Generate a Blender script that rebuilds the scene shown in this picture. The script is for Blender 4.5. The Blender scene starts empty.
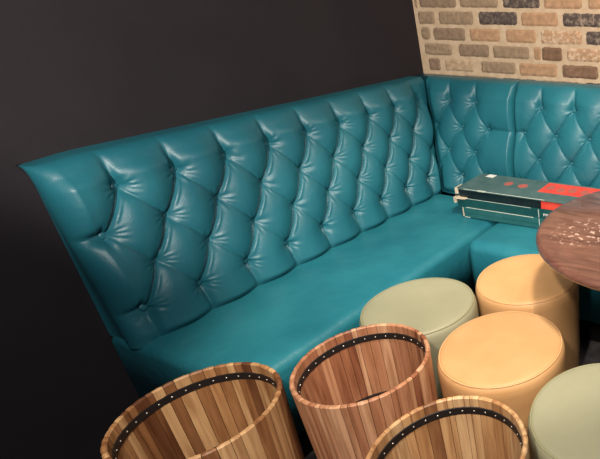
import bpy, bmesh, math, random
from mathutils import Vector, Matrix
random.seed(7)
PI = math.pi
C = bpy.context.scene.collection

# ------------------------------------------------------------------ helpers
def link(name, me, mats, parent=None, smooth=True):
    o = bpy.data.objects.new(name, me)
    C.objects.link(o)
    for m in (mats if isinstance(mats, (list, tuple)) else [mats]):
        me.materials.append(m)
    if smooth:
        for p in me.polygons: p.use_smooth = True
    if parent is not None: o.parent = parent
    return o

def obj(name, bm, mats, parent=None, smooth=True):
    bmesh.ops.recalc_face_normals(bm, faces=bm.faces)
    me = bpy.data.meshes.new(name); bm.to_mesh(me); bm.free()
    return link(name, me, mats, parent, smooth)

def thing(name, label, cat, loc=(0, 0, 0), rz=0, group=None):
    o = bpy.data.objects.new(name, None); C.objects.link(o)
    o.empty_display_size = .1
    o.location = loc; o.rotation_euler = (0, 0, rz)
    o['label'] = label; o['category'] = cat
    if group: o['group'] = group
    return o

def copy_tree(o, parent=None):
    c = o.copy(); C.objects.link(c)
    if parent is not None: c.parent = parent
    for ch in list(o.children): copy_tree(ch, c)
    return c

def rbox(bm, x0, x1, y0, y1, z0, z1, r=.01, seg=3, M=None, cuts=0):
    g = bmesh.ops.create_cube(bm, size=1)
    vs = g['verts']
    for v in vs:
        v.co = Vector(((x0+x1)/2+v.co.x*(x1-x0), (y0+y1)/2+v.co.y*(y1-y0), (z0+z1)/2+v.co.z*(z1-z0)))
    if M is not None:
        for v in vs: v.co = M @ v.co
    if r > 0:
        es = list({e for v in vs for e in v.link_edges})
        bmesh.ops.bevel(bm, geom=es, offset=r, segments=seg, profile=.5, affect='EDGES')

def lathe(bm, prof, n=64, close_bottom=True, close_top=True):
    rings = []
    for r, z in prof:
        rings.append([bm.verts.new((r*math.cos(2*PI*i/n), r*math.sin(2*PI*i/n), z)) for i in range(n)])
    for a, b in zip(rings, rings[1:]):
        for i in range(n): bm.faces.new((a[i], a[(i+1) % n], b[(i+1) % n], b[i]))
    if close_bottom: bm.faces.new(rings[0])
    if close_top: bm.faces.new(rings[-1])

def sharpish(o, ang=40):
    m = o.modifiers.new('edges', 'EDGE_SPLIT'); m.split_angle = math.radians(ang)

# ------------------------------------------------------------------ materials
def lin(r, g, b):
    f = lambda c: (c/255/12.92) if c/255 <= .04045 else ((c/255+.055)/1.055)**2.4
    return (f(r), f(g), f(b), 1)

def mat(name, base, rough=.5, spec=.5, noise=None, bump=None, attr=None, metal=0, coat=0, sheen=0):
    m = bpy.data.materials.new(name); m.use_nodes = True
    nt = m.node_tree; N = nt.nodes; L = nt.links
    b = N['Principled BSDF']
    b.inputs['Base Color'].default_value = base
    b.inputs['Roughness'].default_value = rough
    b.inputs['Specular IOR Level'].default_value = spec
    b.inputs['Metallic'].default_value = metal
    b.inputs['Coat Weight'].default_value = coat
    b.inputs['Coat Roughness'].default_value = .15
    tc = N.new('ShaderNodeTexCoord')
    if noise:
        scale, lo, hi, vec = noise
        n = N.new('ShaderNodeTexNoise'); n.inputs['Scale'].default_value = scale; n.inputs['Detail'].default_value = 5
        mp = N.new('ShaderNodeMapping'); mp.inputs['Scale'].default_value = vec
        L.new(tc.outputs['Object'], mp.inputs['Vector']); L.new(mp.outputs['Vector'], n.inputs['Vector'])
        cr = N.new('ShaderNodeValToRGB'); cr.color_ramp.elements[0].position = .3; cr.color_ramp.elements[1].position = .7
        cr.color_ramp.elements[0].color = lo; cr.color_ramp.elements[1].color = hi
        L.new(n.outputs['Fac'], cr.inputs['Fac']); L.new(cr.outputs['Color'], b.inputs['Base Color'])
    if bump:
        last = None
        for (kind, scale, strength, dist) in bump:
            if kind == 'voronoi':
                t = N.new('ShaderNodeTexVoronoi'); out = t.outputs['Distance']
            else:
                t = N.new('ShaderNodeTexNoise'); t.inputs['Detail'].default_value = 4; out = t.outputs['Fac']
            t.inputs['Scale'].default_value = scale
            L.new(tc.outputs['Object'], t.inputs['Vector'])
            bp = N.new('ShaderNodeBump'); bp.inputs['Strength'].default_value = strength; bp.inputs['Distance'].default_value = dist
            L.new(out, bp.inputs['Height'])
            if last: L.new(last, bp.inputs['Normal'])
            last = bp.outputs['Normal']
        L.new(last, b.inputs['Normal'])
    return m

LB = [('noise', 9, .25, .02), ('voronoi', 260, .12, .002)]
M = {}
M['teal'] = mat('teal_leather', lin(30, 99, 112), .42, .5, (4, lin(28, 94, 108), lin(33, 105, 118), (1, 1, 1)), LB)
M['teal_seat'] = mat('teal_seat_leather', lin(34, 112, 126), .42, .5, (3.5, lin(28, 103, 118), lin(42, 124, 136), (1, 1, 1)), [('noise', 7, .3, .03), ('voronoi', 260, .12, .002)])
M['tan'] = mat('tan_leather', lin(198, 152, 108), .5, .4, (7, lin(192, 147, 96), lin(205, 160, 110), (1, 1, 1)), [('noise', 12, .2, .01)])
M['tan_piping'] = mat('tan_piping_leather', lin(216, 170, 118), .5, .4)
M['sage'] = mat('sage_leather', lin(150, 149, 122), .5, .4, (6, lin(145, 144, 117), lin(155, 154, 127), (1, 1, 1)), [('noise', 12, .2, .01)])
M['sage_piping'] = mat('sage_piping_leather', lin(150, 148, 112), .5, .4)
M['black'] = mat('black_paint', lin(16, 15, 16), .5, .3)
M['rubber'] = mat('black_band_leather', lin(32, 27, 26), .55, .4, None, [('noise', 60, .3, .002)])
M['nail'] = mat('nail_steel', lin(230, 222, 210), .3, .5, metal=.6)
M['wall_dark'] = mat('dark_wall_paint', lin(40, 36, 40), .8, .25, (3, lin(37, 33, 38), lin(43, 39, 42), (1, 1, 1)), [('noise', 120, .25, .002)])
M['floor'] = mat('dark_floor', lin(74, 70, 72), .6, .4, (14, lin(48, 45, 48), lin(92, 88, 88), (1, 1, 1)), [('noise', 30, .3, .003)])
M['card'] = mat('torn_cardboard', lin(205, 190, 165), .8, .2)
M['sticker'] = mat('white_paper', lin(225, 225, 220), .6, .3)

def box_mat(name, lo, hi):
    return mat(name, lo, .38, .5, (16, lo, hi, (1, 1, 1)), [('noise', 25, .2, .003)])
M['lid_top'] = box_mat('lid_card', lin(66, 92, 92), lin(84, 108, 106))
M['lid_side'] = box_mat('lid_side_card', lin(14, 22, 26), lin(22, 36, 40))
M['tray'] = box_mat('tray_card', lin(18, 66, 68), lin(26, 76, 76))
M['boxlow'] = box_mat('lower_box_card', lin(34, 88, 90), lin(44, 100, 100))
M['red'] = box_mat('red_print', lin(214, 62, 50), lin(226, 80, 62))
M['redmark'] = mat('worn_red_print', lin(165, 74, 66), .5, .4, (90, lin(186, 66, 56), lin(150, 112, 100), (1, 1, 1)))
M['wear'] = mat('worn_white_edge', lin(190, 200, 190), .7, .2)

def wood_staves(name, cols):
    m = bpy.data.materials.new(name); m.use_nodes = True
    nt = m.node_tree; N = nt.nodes; L = nt.links; b = N['Principled BSDF']
    tc = N.new('ShaderNodeTexCoord'); at = N.new('ShaderNodeAttribute'); at.attribute_name = 'tone'
    mp = N.new('ShaderNodeMapping'); mp.inputs['Scale'].default_value = (1, 1, .07)
    off = N.new('ShaderNodeVectorMath'); off.operation = 'MULTIPLY_ADD'
    L.new(at.outputs['Vector'], off.inputs[0]); off.inputs[1].default_value = (0, 0, 40); L.new(tc.outputs['Object'], off.inputs[2])
    L.new(off.outputs[0], mp.inputs['Vector'])
    n = N.new('ShaderNodeTexNoise'); n.inputs['Scale'].default_value = 55; n.inputs['Detail'].default_value = 6; n.inputs['Distortion'].default_value = .6
    L.new(mp.outputs['Vector'], n.inputs['Vector'])
    mp2 = N.new('ShaderNodeMapping'); mp2.inputs['Scale'].default_value = (1, 1, .25); L.new(off.outputs[0], mp2.inputs['Vector'])
    n2 = N.new('ShaderNodeTexNoise'); n2.inputs['Scale'].default_value = 11; n2.inputs['Detail'].default_value = 2
    L.new(mp2.outputs['Vector'], n2.inputs['Vector'])
    cr = N.new('ShaderNodeValToRGB'); cr.color_ramp.interpolation = 'LINEAR'
    e = cr.color_ramp.elements
    while len(e) < len(cols): e.new(.5)
    for i, c in enumerate(cols): e[i].position = i/(len(cols)-1); e[i].color = c
    add = N.new('ShaderNodeMath'); add.operation = 'MULTIPLY_ADD'
    L.new(n2.outputs['Fac'], add.inputs[0]); add.inputs[1].default_value = .55
    sub = N.new('ShaderNodeMath'); sub.operation = 'SUBTRACT'
    L.new(at.outputs['Fac'], sub.inputs[0]); sub.inputs[1].default_value = .27
    L.new(sub.outputs[0], add.inputs[2])
    L.new(add.outputs[0], cr.inputs['Fac'])
    g = N.new('ShaderNodeValToRGB'); g.color_ramp.elements[0].position = .35; g.color_ramp.elements[1].position = .6
    g.color_ramp.elements[0].color = (.5, .38, .3, 1); g.color_ramp.elements[1].color = (1, 1, 1, 1)
    L.new(n.outputs['Fac'], g.inputs['Fac'])
    mx = N.new('ShaderNodeMix'); mx.data_type = 'RGBA'; mx.blend_type = 'MULTIPLY'; mx.inputs['Factor'].default_value = .75
    L.new(cr.outputs['Color'], mx.inputs['A']); L.new(g.outputs['Color'], mx.inputs['B'])
    L.new(mx.outputs['Result'], b.inputs['Base Color'])
    b.inputs['Roughness'].default_value = .48
    bp = N.new('ShaderNodeBump'); bp.inputs['Strength'].default_value = .2; bp.inputs['Distance'].default_value = .002
    L.new(n.outputs['Fac'], bp.inputs['Height']); L.new(bp.outputs['Normal'], b.inputs['Normal'])
    return m
M['wood_a'] = wood_staves('acacia_staves', [lin(108, 68, 42), lin(156, 108, 68), lin(190, 142, 94), lin(214, 172, 122)])
M['wood_b'] = wood_staves('cedar_staves', [lin(142, 88, 62), lin(176, 120, 86), lin(196, 142, 106), lin(212, 164, 126)])
M['wood_c'] = wood_staves('oak_staves', [lin(132, 90, 58), lin(182, 134, 88), lin(206, 160, 110), lin(222, 184, 136)])

def table_mat():
    m = bpy.data.materials.new('table_mahogany'); m.use_nodes = True
    nt = m.node_tree; N = nt.nodes; L = nt.links; b = N['Principled BSDF']
    tc = N.new('ShaderNodeTexCoord'); mp = N.new('ShaderNodeMapping')
    mp.inputs['Rotation'].default_value = (0, 0, math.radians(-12)); mp.inputs['Scale'].default_value = (.12, 1, 1)
    L.new(tc.outputs['Object'], mp.inputs['Vector'])
    n = N.new('ShaderNodeTexNoise'); n.inputs['Scale'].default_value = 46; n.inputs['Detail'].default_value = 5; n.inputs['Distortion'].default_value = 1
    L.new(mp.outputs['Vector'], n.inputs['Vector'])
    cr = N.new('ShaderNodeValToRGB'); e = cr.color_ramp.elements
    e[0].position = .3; e[0].color = lin(76, 46, 38); e[1].position = .7; e[1].color = lin(120, 82, 68)
    L.new(n.outputs['Fac'], cr.inputs['Fac'])
    # worn pale scuffs in one patch of the top
    v = N.new('ShaderNodeTexNoise'); v.inputs['Scale'].default_value = 52; v.inputs['Detail'].default_value = 2
    L.new(tc.outputs['Object'], v.inputs['Vector'])
    cv = N.new('ShaderNodeValToRGB'); cv.color_ramp.elements[0].position = .58; cv.color_ramp.elements[1].position = .63
    L.new(v.outputs['Fac'], cv.inputs['Fac'])
    gm = N.new('ShaderNodeMapping'); gm.vector_type = 'POINT'
    gm.inputs['Location'].default_value = (2.0, 1.077, 0); gm.inputs['Scale'].default_value = (1/.12, 1/.13, 0)
    L.new(tc.outputs['Object'], gm.inputs['Vector'])
    gr = N.new('ShaderNodeTexGradient'); gr.gradient_type = 'SPHERICAL'; L.new(gm.outputs['Vector'], gr.inputs['Vector'])
    mu = N.new('ShaderNodeMath'); mu.operation = 'MULTIPLY'; mu.use_clamp = True
    L.new(cv.outputs['Color'], mu.inputs[0]); L.new(gr.outputs['Fac'], mu.inputs[1])
    m2 = N.new('ShaderNodeMath'); m2.operation = 'MULTIPLY'; m2.inputs[1].default_value = 2; m2.use_clamp = True
    L.new(mu.outputs[0], m2.inputs[0])
    mx = N.new('ShaderNodeMix'); mx.data_type = 'RGBA'
    L.new(m2.outputs[0], mx.inputs['Factor']); L.new(cr.outputs['Color'], mx.inputs['A']); mx.inputs['B'].default_value = lin(190, 160, 145)
    L.new(mx.outputs['Result'], b.inputs['Base Color'])
    b.inputs['Roughness'].default_value = .38; b.inputs['Coat Weight'].default_value = 1; b.inputs['Coat Roughness'].default_value = .08
    return m
M['table'] = table_mat()

def brick_mat():
    m = bpy.data.materials.new('reclaimed_brick'); m.use_nodes = True
    nt = m.node_tree; N = nt.nodes; L = nt.links; b = N['Principled BSDF']
    at = N.new('ShaderNodeAttribute'); at.attribute_name = 'col'
    tc = N.new('ShaderNodeTexCoord'); n = N.new('ShaderNodeTexNoise'); n.inputs['Scale'].default_value = 38; n.inputs['Detail'].default_value = 5
    L.new(tc.outputs['Object'], n.inputs['Vector'])
    cr = N.new('ShaderNodeValToRGB'); cr.color_ramp.elements[0].position = .3; cr.color_ramp.elements[1].position = .7
    cr.color_ramp.elements[0].color = (.72, .72, .72, 1); cr.color_ramp.elements[1].color = (1.1, 1.08, 1.05, 1)
    L.new(n.outputs['Fac'], cr.inputs['Fac'])
    mx = N.new('ShaderNodeMix'); mx.data_type = 'RGBA'; mx.blend_type = 'MULTIPLY'; mx.inputs['Factor'].default_value = 1
    L.new(at.outputs['Color'], mx.inputs['A']); L.new(cr.outputs['Color'], mx.inputs['B'])
    # lime specks: amount in the attribute's alpha
    s = N.new('ShaderNodeTexNoise'); s.inputs['Scale'].default_value = 60; s.inputs['Detail'].default_value = 3
    L.new(tc.outputs['Object'], s.inputs['Vector'])
    sr = N.new('ShaderNodeValToRGB'); sr.color_ramp.elements[0].position = .46; sr.color_ramp.elements[1].position = .72
    L.new(s.outputs['Fac'], sr.inputs['Fac'])
    mm = N.new('ShaderNodeMath'); mm.operation = 'MULTIPLY'; L.new(sr.outputs['Color'], mm.inputs[0]); L.new(at.outputs['Alpha'], mm.inputs[1])
    m3 = N.new('ShaderNodeMix'); m3.data_type = 'RGBA'; L.new(mm.outputs[0], m3.inputs['Factor']); L.new(mx.outputs['Result'], m3.inputs['A'])
    m3.inputs['B'].default_value = lin(222, 198, 172)
    L.new(m3.outputs['Result'], b.inputs['Base Color'])
    b.inputs['Roughness'].default_value = .9; b.inputs['Specular IOR Level'].default_value = .2
    bp = N.new('ShaderNodeBump'); bp.inputs['Strength'].default_value = .5; bp.inputs['Distance'].default_value = .004
    L.new(n.outputs['Fac'], bp.inputs['Height']); L.new(bp.outputs['Normal'], b.inputs['Normal'])
    return m
M['brick'] = brick_mat()
M['mortar'] = mat('lime_mortar', lin(198, 174, 146), .9, .2, (25, lin(188, 164, 134), lin(208, 184, 156), (1, 1, 1)), [('noise', 45, .5, .006)])

# ------------------------------------------------------------------ the setting
def struct(o): o['kind'] = 'structure'; return o
bm = bmesh.new(); rbox(bm, -2.30, 1.6, -1.2, 2.58, -.05, 0, 0)
struct(obj('floor', bm, M['floor'], smooth=False))
bm = bmesh.new(); rbox(bm, -2.30, -2.20, -1.2, 2.58, 0, 2.9, 0)
struct(obj('wall_left', bm, M['wall_dark'], smooth=False))

def brick_wall():
    YF = 2.4772                      # face of the mortar
    bm = bmesh.new()
    ca = bm.loops.layers.float_color.new('col')
    rbox(bm, -2.198, 1.6, YF, 2.58, 0, 2.9, 0)
    mort = set(bm.faces)
    Z1, H = 1.4175, .0825
    G, Gd, T, D, Br, P = lin(158, 136, 112), lin(148, 126, 106), lin(184, 148, 116), lin(88, 78, 74), lin(130, 102, 82), lin(186, 160, 130)
    # rows counted downward from the joint at Z1; x extents measured along the wall in metres
    rows = {
        -1: [(-2.185, -2.165, G, 0), (-2.154, -1.906, Gd, 0), (-1.887, -1.645, G, 0), (-1.621, -1.40, D, .25), (-1.383, -1.17, T, 0), (-1.143, -.944, T, 0)],
        0: [(-2.178, -2.058, G, 0), (-2.037, -1.809, G, 0), (-1.777, -1.539, D, .2), (-1.521, -1.304, T, 0), (-1.282, -1.067, D, .4)],
        1: [(-2.172, -2.108, G, 0), (-2.088, -1.873, Gd, 0), (-1.847, -1.651, T, 0), (-1.62, -1.435, T, 0), (-1.412, -1.175, T, .9), (-1.159, -.974, D, .35)],
        2: [(-2.165, -1.972, G, .2), (-1.932, -1.729, Gd, 0), (-1.71, -1.482, G, 0), (-1.459, -1.412, T, 0), (-1.4115, -1.29, Br, 0), (-1.267, -1.075, T, .9)],
        3: [(-2.15, -2.066, Gd, 0), (-2.038, -1.842, P, .5), (-1.796, -1.573, G, 0), (-1.555, -1.322, T, 0), (-1.299, -1.092, Br, .1)],
    }
    rnd = random.Random(3)
    for k in range(-18, 18):
        bricks = rows.get(k)
        zt = Z1-k*H
        if bricks is None:
            x = -2.165+(.1 if k % 2 else 0); bricks = []
            while x < 1.5:
                w = .225; bricks.append((x, x+w, rnd.choice([G, Gd, T, T, D, Br]), rnd.choice([0, 0, .3, .8]))); x += w+.022
        else:
            x = bricks[-1][1]+.022; bricks = list(bricks)
            while x < 1.5:
                w = .225; bricks.append((x, x+w, rnd.choice([T, T, D, Br]), rnd.choice([0, 0, .3]))); x += w+.022
        if zt-H < 0.02 or zt > 2.88: continue
        for (a, b_, c, sp) in bricks:
            n0 = len(bm.faces); old = set(bm.faces)
            j = lambda s=.003: rnd.uniform(-s, s)
            z0, z1 = zt-H+.0065+j(.002), zt-.0065+j(.002)
            # irregular brick face: subdivided outline with wobble
            nx, nz = max(4, int((b_-a)/.014)), 5
            g = []
            for iz in range(nz+1):
                row = []
                for ix in range(nx+1):
                    u, v = ix/nx, iz/nz
                    x = a+(b_-a)*u; z = z0+(z1-z0)*v
                    edge = min(u*(b_-a), (1-u)*(b_-a), v*(z1-z0), (1-v)*(z1-z0))
                    if ix in (0, nx) or iz in (0, nz):
                        x += j(.0025); z += j(.0018); d = .001
                        if (ix in (0, nx)) and (iz in (0, nz)):
                            x += .004*(1 if ix == 0 else -1); z += .003*(1 if iz == 0 else -1)
                    else: d = -.004+j(.0012)
                    row.append(bm.verts.new((x, YF+d, z)))
                g.append(row)
            for iz in range(nz):
                for ix in range(nx):
                    f = bm.faces.new((g[iz][ix], g[iz][ix+1], g[iz+1][ix+1], g[iz+1][ix]))
                    f.material_index = 1
                    t = 1+rnd.uniform(-.05, .05)
                    for l in f.loops: l[ca] = (c[0], c[1], c[2], sp)
    me = bpy.data.meshes.new('wall_back'); bm.to_mesh(me); bm.free()
    o = link('wall_back', me, [M['mortar'], M['brick']], smooth=False)
    return struct(o)
brick_wall()

# ------------------------------------------------------------------ tufted upholstery
V1, VR = .957, .129                 # height of the top row of buttons, distance between rows
VB = V1-3*VR
def tuft(u, z, u0, s, nmin, nmax, pleat=1):
    """outward height of the padding at (u, z); buttons sit on the crossings of the folds"""
    n_ = (u-u0)/s
    cu = min(max(n_, nmin), nmax)
    cz = min(max(z, VB), V1)
    p = cu+(cz-V1)/(2*VR); q = cu-(cz-V1)/(2*VR)
    sp, sq = abs(math.sin(PI*p)), abs(math.sin(PI*q))
    m = max(sp*sq, 0)
    # nearest button
    best = 9; bu = bz = 0
    for k in range(4):
        zc = V1-k*VR; off = 0 if k % 2 == 0 else .5
        n = round((u-u0)/s-off)+off
        n = min(max(n, nmin if abs((nmin-off) % 1) < .01 else nmin+.5), nmax if abs((nmax-off) % 1) < .01 else nmax-.5)
        du, dz = u-(u0+n*s), z-zc
        d = math.hypot(du, dz)
        if d < best: best, bu, bz = d, du, dz
    h = .004+.022*(1-math.exp(-best/.026))+.032*sq**.65*(.5+.5*sp**.65)
    tp, tq = p-round(p), q-round(q)
    outside = max(n_-nmax, nmin-n_, 0)*s
    vert = max(z-V1, VB-z, 0)
    if outside > 0 or vert > 0:
        # straight pleats running out to the border: deepest at the button
        t = min(abs(tp), abs(tq))
        run = max(outside, vert)
        h += .001*math.exp(-((t-.12)/.05)**2)*math.exp(-run/.05)
        dep = .020*math.exp(-run/.05)+(.005 if outside == 0 else .009)
        if outside > 0 and vert == 0: dep *= pleat
        h -= dep*math.exp(-(t/(.05+.05*math.exp(-run/.04)))**2)
    else:
        fp, fq = p-math.floor(p), q-math.floor(q)
        # soft fold along one diagonal, deep overlapping tuck along the other
        h -= .002*math.exp(-(tp/.022)**2)
        lens = math.sin(PI*fp)
        h -= .009*math.exp(-((tq+.01)/.03)**2)*(.6+.4*lens)
        h += .006*lens*lens*math.exp(-((tq-.055)/.024)**2)
    if .006 < best < .09:            # puckers radiating from the button
        a = math.atan2(bz, bu)
        w = math.sin(a*9+3*math.sin(a*2+u*7)+z*31)*math.exp(-((best-.026)/.018)**2)
        h += .0022*w
    h -= .004*math.exp(-(best/.013)**2)
    return max(h, .0)

def smooth01(t): t = min(max(t, 0), 1); return t*t*(3-2*t)

def tufted_back(name, parent, um, plane, dback, U0, U1, u0, s, nmin, nmax, roll0, roll1, uend0=None, uend1=None, step=.0042, pleat=1, left_sag=0, puff=1, corner=None, tail=0, ZB=.440):
    """um maps (u, depth, z) to the world; plane(z) is the depth of the fold plane"""
    RT = .035; ZT = 1.040
    # v path: bottom, up the face, round the top, back to the wall
    zs = []
    n = int((ZT-ZB)/step)
    for i in range(n+1): zs.append((ZB+(ZT-ZB)*i/n, 0.0, 1.0))
    for i in range(1, 9):
        t = i/8*PI/2; zs.append((ZT+RT*math.sin(t), -RT*(1-math.cos(t)), 1.0-i/8))
    for i in range(1, 5): zs.append((ZT+RT, -RT-i/4*.3, 0.0))
    us = []
    def endroll(R, side, Ue):
        out = []
        for i in range(1, 4): out.append((Ue+(tail if side == 0 else 0), -R-(i/3*.3 if tail == 0 else ((.07 if tail > 0 else .006) if i == 1 else .3)), 0.0))
        out = out[::-1]
        for i in range(8, 0, -1):
            t = i/8*PI/2; out.append((Ue+(R-R*math.sin(t))*(1 if side == 0 else -1), -R*(1-math.cos(t)), 1-i/8*.85))
        return out
    us += endroll(roll0, 0, U0)
    n = int((U1-U0-roll0-roll1)/step)
    for i in range(n+1): us.append((U0+roll0+(U1-U0-roll0-roll1)*i/n, 0, 1))
    us += endroll(roll1, 1, U1)[::-1]
    bm = bmesh.new(); g = []
    for (z, dz, fz) in zs:
        row = []
        for (u, du, fu) in us:
            uu = u
            if uend1 is not None and u > U1-.2: uu = U1-.2+(u-(U1-.2))*(uend1(z)-(U1-.2))/.2
            if uend0 is not None and u < U0+.12: uu = U0+.12-(U0+.12-u)*((U0+.12)-uend0(z))/.12
            h = tuft(uu, min(z, ZT), u0, s, nmin, nmax, pleat)
            fb = (.25+.75*smooth01((z-ZB)/.05))*(1-.55*smooth01((z-(ZT-.05))/.06))
            if corner: fb *= smooth01(abs(corner(z)-uu)/.065)
            fb *= puff
            depth = plane(min(z, ZT))+du+dz+h*fz*fu*fb
            depth = max(depth, dback)
            if left_sag: z_ = z-left_sag*(1-smooth01((u-U0)/.14))*smooth01((z-.9)/.17)
            else: z_ = z
            row.append(bm.verts.new(um(uu, depth, z_)))
        g.append(row)
    for a, b in zip(g, g[1:]):
        for i in range(len(a)-1): bm.faces.new((a[i], a[i+1], b[i+1], b[i]))
    # close the back and the underside
    border = [e for e in bm.edges if e.is_boundary]
    bmesh.ops.holes_fill(bm, edges=border, sides=0)
    big = [f for f in bm.faces if len(f.verts) > 8]
    bmesh.ops.triangulate(bm, faces=big)
    o = obj(name, bm, M['teal'], parent)
    return o

def button_mesh():
    bm = bmesh.new()
    bmesh.ops.create_uvsphere(bm, u_segments=14, v_segments=8, radius=1)
    for v in bm.verts: v.co = Vector((v.co.x*.0095, v.co.y*.0095, v.co.z*.0045))
    me = bpy.data.meshes.new('button'); bm.to_mesh(me); bm.free()
    for p in me.polygons: p.use_smooth = True
    me.materials.append(M['teal'])
    return me
BUT = button_mesh()
def add_buttons(parent, um, plane, axis, u0, s, nmin, nmax, lo=-9, hi=9, lift=.004, puff=1, size=1):
    for k in range(4):
        off = 0 if k % 2 == 0 else .5
        n = math.ceil(nmin-off)+off
        while n <= nmax+.001:
            z = V1-k*VR; u = u0+n*s
            if lo < u < hi:
                o = bpy.data.objects.new('button', BUT); C.objects.link(o); o.parent = parent
                o.location = um(u, plane(z)+puff*tuft(u, z, u0, s, nmin, nmax)+lift, z)
                o.scale = (size, size, 1)
                o.rotation_euler = (0, PI/2-.17, 0) if axis == 'x' else (PI/2+.2, 0, 0)
            n += 1

def seat_block(name, parent, x0, x1, y0, y1, z0, z1, r, mt, rc=None, seed=0):
    """upholstered block with soft rounded top edges and a slightly crowned, rumpled top"""
    bm = bmesh.new()
    NX, NY = int((x1-x0)/.02), int((y1-y0)/.02)
    rc = rc or r
    bmesh.ops.create_cube(bm, size=1)
    for v in bm.verts: v.co = Vector(((x0+x1)/2+v.co.x*(x1-x0), (y0+y1)/2+v.co.y*(y1-y0), (z0+z1)/2+v.co.z*(z1-z0)))
    vert = [e for e in bm.edges if abs(e.verts[0].co.z-e.verts[1].co.z) > .01]
    bmesh.ops.bevel(bm, geom=vert, offset=rc, segments=6, profile=.5, affect='EDGES')
    top = [e for e in bm.edges if e.verts[0].co.z > z1-.001 and e.verts[1].co.z > z1-.001]
    bmesh.ops.bevel(bm, geom=top, offset=r, segments=7, profile=.5, affect='EDGES')
    # rows of cuts so the top can be crowned
    for i in range(1, NX):
        x = x0+(x1-x0)*i/NX
        bmesh.ops.bisect_plane(bm, geom=bm.verts[:]+bm.edges[:]+bm.faces[:], plane_co=(x, 0, 0), plane_no=(1, 0, 0))
    for i in range(1, NY):
        y = y0+(y1-y0)*i/NY
        bmesh.ops.bisect_plane(bm, geom=bm.verts[:]+bm.edges[:]+bm.faces[:], plane_co=(0, y, 0), plane_no=(0, 1, 0))
    from mathutils import noise
    for v in bm.verts:
        if v.co.z > z1-r:
            fx = min(v.co.x-x0, x1-v.co.x)/.12; fy = min(v.co.y-y0, y1-v.co.y)/.12
            w = smooth01(fx)*smooth01(fy)
            v.co.z += w*.006+w*.003*noise.noise(v.co*7+Vector((seed, 0, 0)))
        else:
            v.co.x += .0015*noise.noise(v.co*9)
    return obj(name, bm, mt, parent)

# ---- long bench on the left
umL = lambda u, d, z: Vector((d, u, z))
plL = lambda z: -2.0-.1725*(z-.453)
cornerY = lambda z: 2.25+.204*(min(z, 1.04)-.453)
cornerX = lambda z: plL(min(z, 1.04))
bench = thing('banquette', 'long teal leather bench with deep-buttoned back against the dark wall', 'bench', (-1.84, 1.46, 0))
off = Vector(bench.location)
sh = lambda f, o: (lambda u, d, z: f(u, d, z)-o)
back = tufted_back('backrest', bench, sh(umL, off), plL, -2.196, .705, 2.30, .861, .1735, -.5, 8, .045, .006, uend1=lambda z: cornerY(z)-.003, left_sag=.010, tail=.02, corner=cornerY)
add_buttons(back, sh(umL, off), plL, 'x', .861, .1735, -.5, 8, hi=2.22, size=1.4)
def local_seat(name, parent, x0, x1, y0, y1, z0, z1, r, mt, rc=None, seed=0):
    o = seat_block(name, parent, x0, x1, y0, y1, z0, z1, r, mt, rc, seed)
    o.data.transform(Matrix.Translation(-Vector(parent.location))); return o
local_seat('seat', bench, -2.194, -1.482, .712, 2.234, .17, .4535, .035, M['teal_seat'], .03, 2)
bm = bmesh.new(); rbox(bm, -2.19, -1.55, .78, 2.25, 0, .17, .004, 1)
for v in bm.verts: v.co -= off
obj('plinth', bm, M['black'], bench, smooth=False)

# ---- short bench against the brick wall
umR = lambda u, d, z: Vector((max(u, -2.192), -d, z))
plR = lambda z: -(2.25+.204*(z-.453))
b2 = thing('banquette', 'short teal leather bench with two buttoned back panels below the brick wall', 'bench', (-1.04, 2.0, 0))
o2 = Vector(b2.location)
bk = tufted_back('backrest', b2, sh(umR, o2), plR, -2.470, -2.06, -1.522, -1.932, .1705, -.5, 1.5, .006, .02, uend0=lambda z: cornerX(z)+.001, tail=-.08, ZB=.452, pleat=.35, puff=.72, corner=cornerX)
add_buttons(bk, sh(umR, o2), plR, 'y', -1.932, .1705, -.5, 1.5, lift=.005, puff=.72, lo=-2.0)
bk2 = tufted_back('backrest', b2, sh(umR, o2), plR, -2.470, -1.517, -.62, -1.36, .187, -.5, 3.5, .024, .02, pleat=.35, puff=.72)
add_buttons(bk2, sh(umR, o2), plR, 'y', -1.36, .187, -.5, 3.5, lift=.005, puff=.72)
local_seat('seat', b2, -1.478, -.62, 1.752, 2.40, .17, .4535, .05, M['teal_seat'], .055, 5)
bm = bmesh.new(); rbox(bm, -1.472, -.66, 1.83, 2.44, 0, .17, .004, 1)
for v in bm.verts: v.co -= o2
obj('plinth', bm, M['black'], b2, smooth=False)

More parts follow.
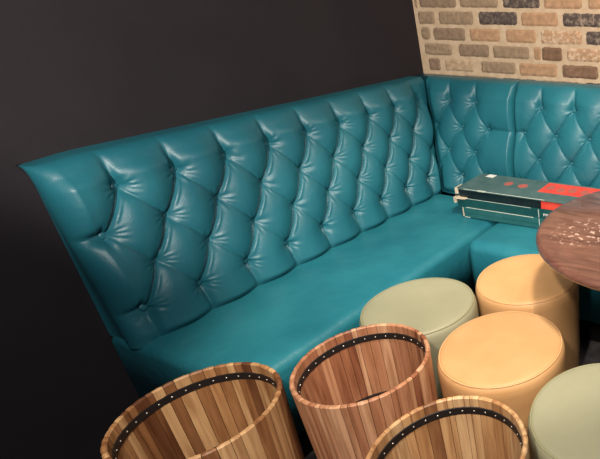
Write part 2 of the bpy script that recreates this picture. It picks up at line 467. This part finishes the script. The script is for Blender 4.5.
# ------------------------------------------------------------------ stools
def make_stool(mt, mp, label, loc, rz, group=None):
    t = thing('stool', label, 'stool', loc, rz, group)
    t.scale = (.998, .998, 1.072)
    R = .2
    bm = bmesh.new()
    prof = [(.170, .03), (.186, .035), (.192, .06), (.197, .15), (.2005, .28), (.2025, .36), (.2035, .41), (.202, .432), (.197, .4435), (.1925, .4475)]
    lathe(bm, prof, 96); obj('side_cover', bm, mt, t)
    bm = bmesh.new()
    prof = [(.188, .444), (.1935, .4475), (.190, .4515), (.184, .4535), (.17, .4545), (.10, .4555), (.005, .456)]
    lathe(bm, prof, 96); obj('seat_pad', bm, mt, t)
    bm = bmesh.new()                                   # piping ring
    n, m, r = 96, 8, .0022
    vs = [[bm.verts.new(((.1935+r*math.cos(2*PI*j/m))*math.cos(2*PI*i/n), (.1935+r*math.cos(2*PI*j/m))*math.sin(2*PI*i/n), .4485+r*math.sin(2*PI*j/m))) for j in range(m)] for i in range(n)]
    for i in range(n):
        for j in range(m): bm.faces.new((vs[i][j], vs[(i+1) % n][j], vs[(i+1) % n][(j+1) % m], vs[i][(j+1) % m]))
    obj('piping', bm, mp, t)
    bm = bmesh.new()                                   # vertical seam down the side
    for a, b in zip([(.1935, .06), (.1985, .15), (.202, .28), (.204, .36), (.2048, .41), (.203, .433)], [(.1985, .15), (.202, .28), (.204, .36), (.2048, .41), (.203, .433), (.194, .4485)]):
        q = [bm.verts.new((r_, w, z)) for (r_, z) in (a, b) for w in (-.0022, .0022)]
        q2 = [bm.verts.new((r_-.004, w, z)) for (r_, z) in (a, b) for w in (-.004, .004)]
        bm.faces.new((q[0], q[1], q[3], q[2])); bm.faces.new((q[0], q[2], q2[2], q2[0])); bm.faces.new((q[1], q2[1], q2[3], q[3]))
    obj('seam', bm, mp, t)
    bm = bmesh.new(); lathe(bm, [(.155, 0), (.165, .004), (.165, .03), (.16, .034)], 64); o = obj('foot_ring', bm, M['black'], t); sharpish(o)
    return t
make_stool(M['tan'], M['tan_piping'], 'round tan leather stool in front of the other tan one, amid barrels and green stools', (-.858, 1.128, 0), 2.3)
make_stool(M['tan'], M['tan_piping'], 'round tan leather stool pushed partly under the brown table edge', (-1.005, 1.535, 0), -.95)
make_stool(M['sage'], M['sage_piping'], 'round sage green stool against the teal bench, behind the middle barrel', (-1.271, 1.220, 0), 2.4)
make_stool(M['sage'], M['sage_piping'], 'round sage green stool in the right foreground, cut off by the frame', (-.447, .989, 0), 2.9)

# ------------------------------------------------------------------ stave barrels
NAIL = None
def make_barrel(mt, label, loc, rz, seed, rt=.185, rb=.168, H=.558, spread=.6):
    global NAIL
    rnd = random.Random(seed)
    t = thing('barrel', label, 'barrel', loc, rz)
    th = .0125
    # random stave widths
    ws = []
    while sum(ws) < 2*PI*rt-.02: ws.append(rnd.choice([.017, .022, .028, .028, .034, .04])*rnd.uniform(.9, 1.1))
    tot = sum(ws); a = 0
    bm = bmesh.new(); ca = bm.loops.layers.float_color.new('tone')
    for w in ws:
        da = w/tot*2*PI; gap = .0007/rt
        ns = 3; tone = .55+spread*(rnd.random()-.5)
        if rnd.random() < .25: tone = rnd.choice([1, .1])
        dr = rnd.uniform(-.0004, .0004); dh = rnd.uniform(-.0006, .0003)
        prof = []                                     # cross section (r offset, z) closed loop
        for z in (0, H*.33, H*.66, H-.004): prof.append((0, z))
        prof += [(-.0035, H), (-th+.003, H), (-th, H-.003)]
        for z in (H*.9, H*.66, H*.33, 0): prof.append((-th, z))
        rings = []
        for i in range(ns+1):
            f = i/ns; ang = a+gap+(da-2*gap)*f
            e = -.0012 if i in (0, ns) else 0
            ring = []
            for (o_, z) in prof:
                rr = rb+(rt-rb)*(z/H)+o_+dr+(e if o_ > -.002 else (-e*.6 if o_ <= -th else 0))
                zz = z+(dh if z > H-.01 else 0)+(e if z >= H-.001 else 0)
                ring.append(bm.verts.new((rr*math.cos(ang), rr*math.sin(ang), zz)))
            rings.append(ring)
        fs = []
        m = len(prof)
        for A_, B_ in zip(rings, rings[1:]):
            for j in range(m): fs.append(bm.faces.new((A_[j], B_[j], B_[(j+1) % m], A_[(j+1) % m])))
        fs.append(bm.faces.new(rings[0])); fs.append(bm.faces.new(rings[-1][::-1]))
        for f_ in fs:
            for l in f_.loops: l[ca] = (tone, tone, tone, 1)
        a += da
    o = obj('staves', bm, mt, t, smooth=False)
    # inner band
    rin = lambda z: rb+(rt-rb)*(z/H)-th
    z0, z1 = H-.052, H-.029
    bm = bmesh.new(); n = 96
    pr = [(rin(z0)+.0008, z0), (rin(z0)-.0022, z0+.001), (rin(z1)-.0022, z1-.001), (rin(z1)+.0008, z1)]
    lathe(bm, pr+[pr[0]], n, False, False)
    bmesh.ops.remove_doubles(bm, verts=bm.verts, dist=1e-5)
    band = obj('inner_band', bm, M['rubber'], t); sharpish(band)
    if NAIL is None:
        b_ = bmesh.new(); bmesh.ops.create_uvsphere(b_, u_segments=10, v_segments=6, radius=.0023)
        for v in b_.verts: v.co.z *= .6
        NAIL = bpy.data.meshes.new('nail'); b_.to_mesh(NAIL); b_.free()
        for p in NAIL.polygons: p.use_smooth = True
        NAIL.materials.append(M['nail'])
    zm = (z0+z1)/2; NN = 34
    for i in range(NN):
        an = 2*PI*i/NN+.04
        q = bpy.data.objects.new('nail', NAIL); C.objects.link(q); q.parent = band
        rr = rin(zm)-.0026
        q.location = (rr*math.cos(an), rr*math.sin(an), zm); q.rotation_euler = (0, PI/2, an)
    bm = bmesh.new(); zd = H-.257
    lathe(bm, [(rin(zd)-.001, zd-.015), (rin(zd)-.0005, zd)], 64); o = obj('bottom_board', bm, M['black'], t, smooth=False)
    return t
make_barrel(M['wood_b'], 'reddish open wooden barrel in the middle, in front of the rear green stool', (-1.133, .843, 0), .3, 11)
make_barrel(M['wood_a'], 'open wooden barrel of dark and light staves, leftmost, beside the bench end', (-1.379, .543, 0), 1.1, 5, rt=.187, spread=1.1)
make_barrel(M['wood_c'], 'pale open wooden barrel at the bottom edge, in front of the tan stools', (-.697, .668, 0), 2.0, 23)

# ------------------------------------------------------------------ table
t = thing('table', 'round dark brown wooden table with scuffed glossy top at the right edge', 'table', (-.487, 1.623, 0))
bm = bmesh.new()
R = .442
lathe(bm, [(.02, .722), (R-.02, .722), (R-.006, .7235), (R-.001, .728), (R, .733), (R-.002, .739), (R-.006, .744), (R-.011, .7475), (R-.017, .7493), (R-.024, .750), (R*.5, .750), (.01, .750)], 128)
obj('tabletop', bm, M['table'], t)
bm = bmesh.new(); lathe(bm, [(.13, .712), (.135, .722)], 32); obj('mounting_plate', bm, M['black'], t, smooth=False)
bm = bmesh.new(); lathe(bm, [(.036, .02), (.036, .712)], 32); obj('column', bm, M['black'], t)
bm = bmesh.new(); lathe(bm, [(.2, 0), (.205, .006), (.2, .012), (.06, .022), (.04, .03)], 64); obj('base', bm, M['black'], t)

# ------------------------------------------------------------------ board game boxes on the short bench
ROT = math.radians(1.5)
def slab(name, x0, x1, y0, y1, z0, z1, m, parent, r=.0015):
    bm = bmesh.new(); rbox(bm, x0, x1, y0, y1, z0, z1, r, 1); return obj(name, bm, m, parent, smooth=False)
def ragged(name, pts, z, h, m, parent):
    bm = bmesh.new()
    a = [bm.verts.new((x, y, z)) for x, y in pts]; b = [bm.verts.new((x, y, z+h)) for x, y in pts]
    bm.faces.new(a); bm.faces.new(b)
    for i in range(len(pts)): bm.faces.new((a[i], a[(i+1) % len(pts)], b[(i+1) % len(pts)], b[i]))
    return obj(name, bm, m, parent, smooth=False)
def text_mesh(name, s, size, m, parent, loc, rot):
    cu = bpy.data.curves.new(name, 'FONT'); cu.body = s; cu.size = size; cu.extrude = .0003; cu.space_character = .9
    tmp = bpy.data.objects.new('t', cu); C.objects.link(tmp)
    me = bpy.data.meshes.new_from_object(tmp.evaluated_get(bpy.context.evaluated_depsgraph_get()))
    bpy.data.objects.remove(tmp)
    o = link(name, me, m, parent, smooth=False); o.location = loc; o.rotation_euler = rot; return o

low = thing('board_game_box', 'flat teal board game box lying lowest on the short bench seat', 'box', (-1.633, 1.974, .4636), ROT)
L1, D1, H1 = .66, .220, .056
slab('tray', 0, L1, 0, D1, 0, H1-.022, M['boxlow'], low)
slab('lid', -.002, L1+.002, -.0022, D1+.002, H1-.03, H1, M['boxlow'], low)
slab('printed_line', .43, .4335, -.0030, -.0018, .006, H1-.002, M['wear'], low, 0)
slab('worn_edge', .02, .40, -.0028, .0006, H1-.0018, H1+.0004, M['wear'], low, 0)
slab('worn_edge', .004, .035, -.003, .002, .0005, .003, M['wear'], low, 0)
slab('worn_edge', -.004, .0015, -.0035, .004, .004, H1-.004, M['card'], low, .0008)

zt = .4636+H1+.0009
up = thing('board_game_box', 'worn dark board game box with torn corner and red band, on top of the other', 'box', (-1.665, 1.974, zt), ROT)
L2, D2, HT = .70, .226, .046
slab('tray', 0, L2, .0, D2, 0, HT, M['tray'], up)
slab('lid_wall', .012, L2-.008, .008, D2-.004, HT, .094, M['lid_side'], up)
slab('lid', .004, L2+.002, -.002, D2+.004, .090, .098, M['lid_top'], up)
ZL = .098
ragged('red_band', [(.412, -.0022), (L2+.002, -.0022+.03), (L2+.002, .205), (.375, .205)] if False else [(.415, .085), (L2+.001, .085), (L2+.001, D2-.012), (.415, D2-.012)], ZL-.0002, .0006, M['red'], up)
slab('red_label', .475, .62, .0055, .0085, HT+.002, HT+.040, M['red'], up, 0)
for i, (x, y) in enumerate(((.455, .15), (.515, .14), (.575, .15), (.64, .145))):
    pts = [(x+.022*math.cos(a*PI/8), y+.03*math.sin(a*PI/8)) for a in range(16)]
    ragged('round_emblem', pts, ZL+.0004, .0004, M['redmark'], up)
for (x, y, rx, ry) in ((.225, .135, .022, .026), (.31, .130, .026, .028)):
    pts = [(x+rx*math.cos(a*PI/8), y+ry*math.sin(a*PI/8)) for a in range(16)]
    ragged('red_emblem', pts, ZL-.0002, .0005, M['redmark'], up)
ragged('white_sticker', [(.052, .19), (.098, .185), (.10, .224), (.056, .227)], ZL-.0002, .0012, M['sticker'], up)
slab('worn_edge', .05, .50, -.0032, -.0014, ZL-.0022, ZL+.0003, M['wear'], up, 0)
slab('worn_edge', .13, .175, -.004, .004, ZL-.004, ZL+.0006, M['wear'], up, 0)
slab('worn_edge', .06, .42, -.001, .001, HT-.001, HT+.0006, M['wear'], up, 0)
ragged('torn_flap', [(-.012, -.012), (.012, -.016), (.05, -.010), (.062, .004), (.03, .02), (.006, .03), (-.008, .012)], HT-.002, .005, M['card'], up)
ragged('torn_flap', [(-.014, -.010), (-.003, -.014), (.002, -.004), (-.004, .03), (-.012, .02)], HT-.026, .026, M['card'], up)
ragged('torn_flap', [(-.001, -.006), (.014, -.005), (.015, .0), (.006, .006), (.004, .05), (-.003, .052)], HT+.022, .03, M['card'], up)
slab('printed_line', .46, .4635, -.0008, .001, .002, HT-.002, M['wear'], up, 0)
text_mesh('printed_lettering', 'mon', .028, M['sticker'], up, (.485, -.0006, .014), (PI/2, 0, 0))

# ------------------------------------------------------------------ lights
def spot(name, loc, target, energy, color, size, angle, blend=.5):
    l = bpy.data.lights.new(name, 'SPOT'); l.energy = energy; l.color = color; l.shadow_soft_size = size
    l.spot_size = math.radians(angle); l.spot_blend = blend
    o = bpy.data.objects.new(name, l); C.objects.link(o); o.location = loc
    o.rotation_euler = (Vector(target)-Vector(loc)).to_track_quat('-Z', 'Y').to_euler(); return o
def area(name, loc, target, energy, color, size):
    l = bpy.data.lights.new(name, 'AREA'); l.energy = energy; l.color = color; l.size = size; l.shape = 'DISK'
    o = bpy.data.objects.new(name, l); C.objects.link(o); o.location = loc
    o.rotation_euler = (Vector(target)-Vector(loc)).to_track_quat('-Z', 'Y').to_euler(); return o
spot('key_spot_light', (-.5, -.9, 2.1), (-1.7, 2.0, 2.2), 340, (1, .91, .82), .09, 79, .25)  # unseen key lamp; cone edge stands in for a shadow at lower left
spot('overhead_spot_light', (-.35, 1.0, 2.75), (-1.15, 1.65, .45), 220, (1, .88, .74), .12, 49, .3)
spot('overhead_spot_light', (-.3, -.35, 2.5), (-.85, .68, .5), 190, (1, .88, .76), .08, 46, .6)  # added unseen lamp, brightens the barrels that the key cone misses
spot('overhead_spot_light', (-.35, 1.75, 2.6), (-1.0, 2.48, 1.2), 60, (1, .80, .62), .08, 95, .8)
area('fill_light', (.3, -.2, 2.75), (-1.4, 1.1, .5), 38, (1, .92, .86), .6)  # added fill with no real fixture, lifts the dark end of the bench

w = bpy.data.worlds.new('world'); bpy.context.scene.world = w; w.use_nodes = True
w.node_tree.nodes['Background'].inputs[0].default_value = (.75, .8, 1, 1)
w.node_tree.nodes['Background'].inputs[1].default_value = .06

# ------------------------------------------------------------------ camera
cd = bpy.data.cameras.new('camera'); cam = bpy.data.objects.new('camera', cd); C.objects.link(cam)
r = Vector((0.92758808, 0.37352011, -0.00794229)); u = Vector((-0.14944994, 0.39045511, 0.90841044)); f = Vector((-0.34241068, 0.84144372, -0.41800406))
m = Matrix((( r.x, u.x, -f.x, 0), (r.y, u.y, -f.y, 0), (r.z, u.z, -f.z, 1.538), (0, 0, 0, 1)))
cam.matrix_world = m
cd.sensor_fit = 'HORIZONTAL'; cd.sensor_width = 36; cd.lens = 36*523.604/600
cd.shift_x = -(615.463-300)/600; cd.shift_y = (224.369-229.5)/600
cd.clip_start = .05
bpy.context.scene.camera = cam
vs = bpy.context.scene.view_settings
vs.view_transform = 'Standard'; vs.look = 'None'; vs.gamma = 1; vs.use_curve_mapping = False; vs.exposure = 0
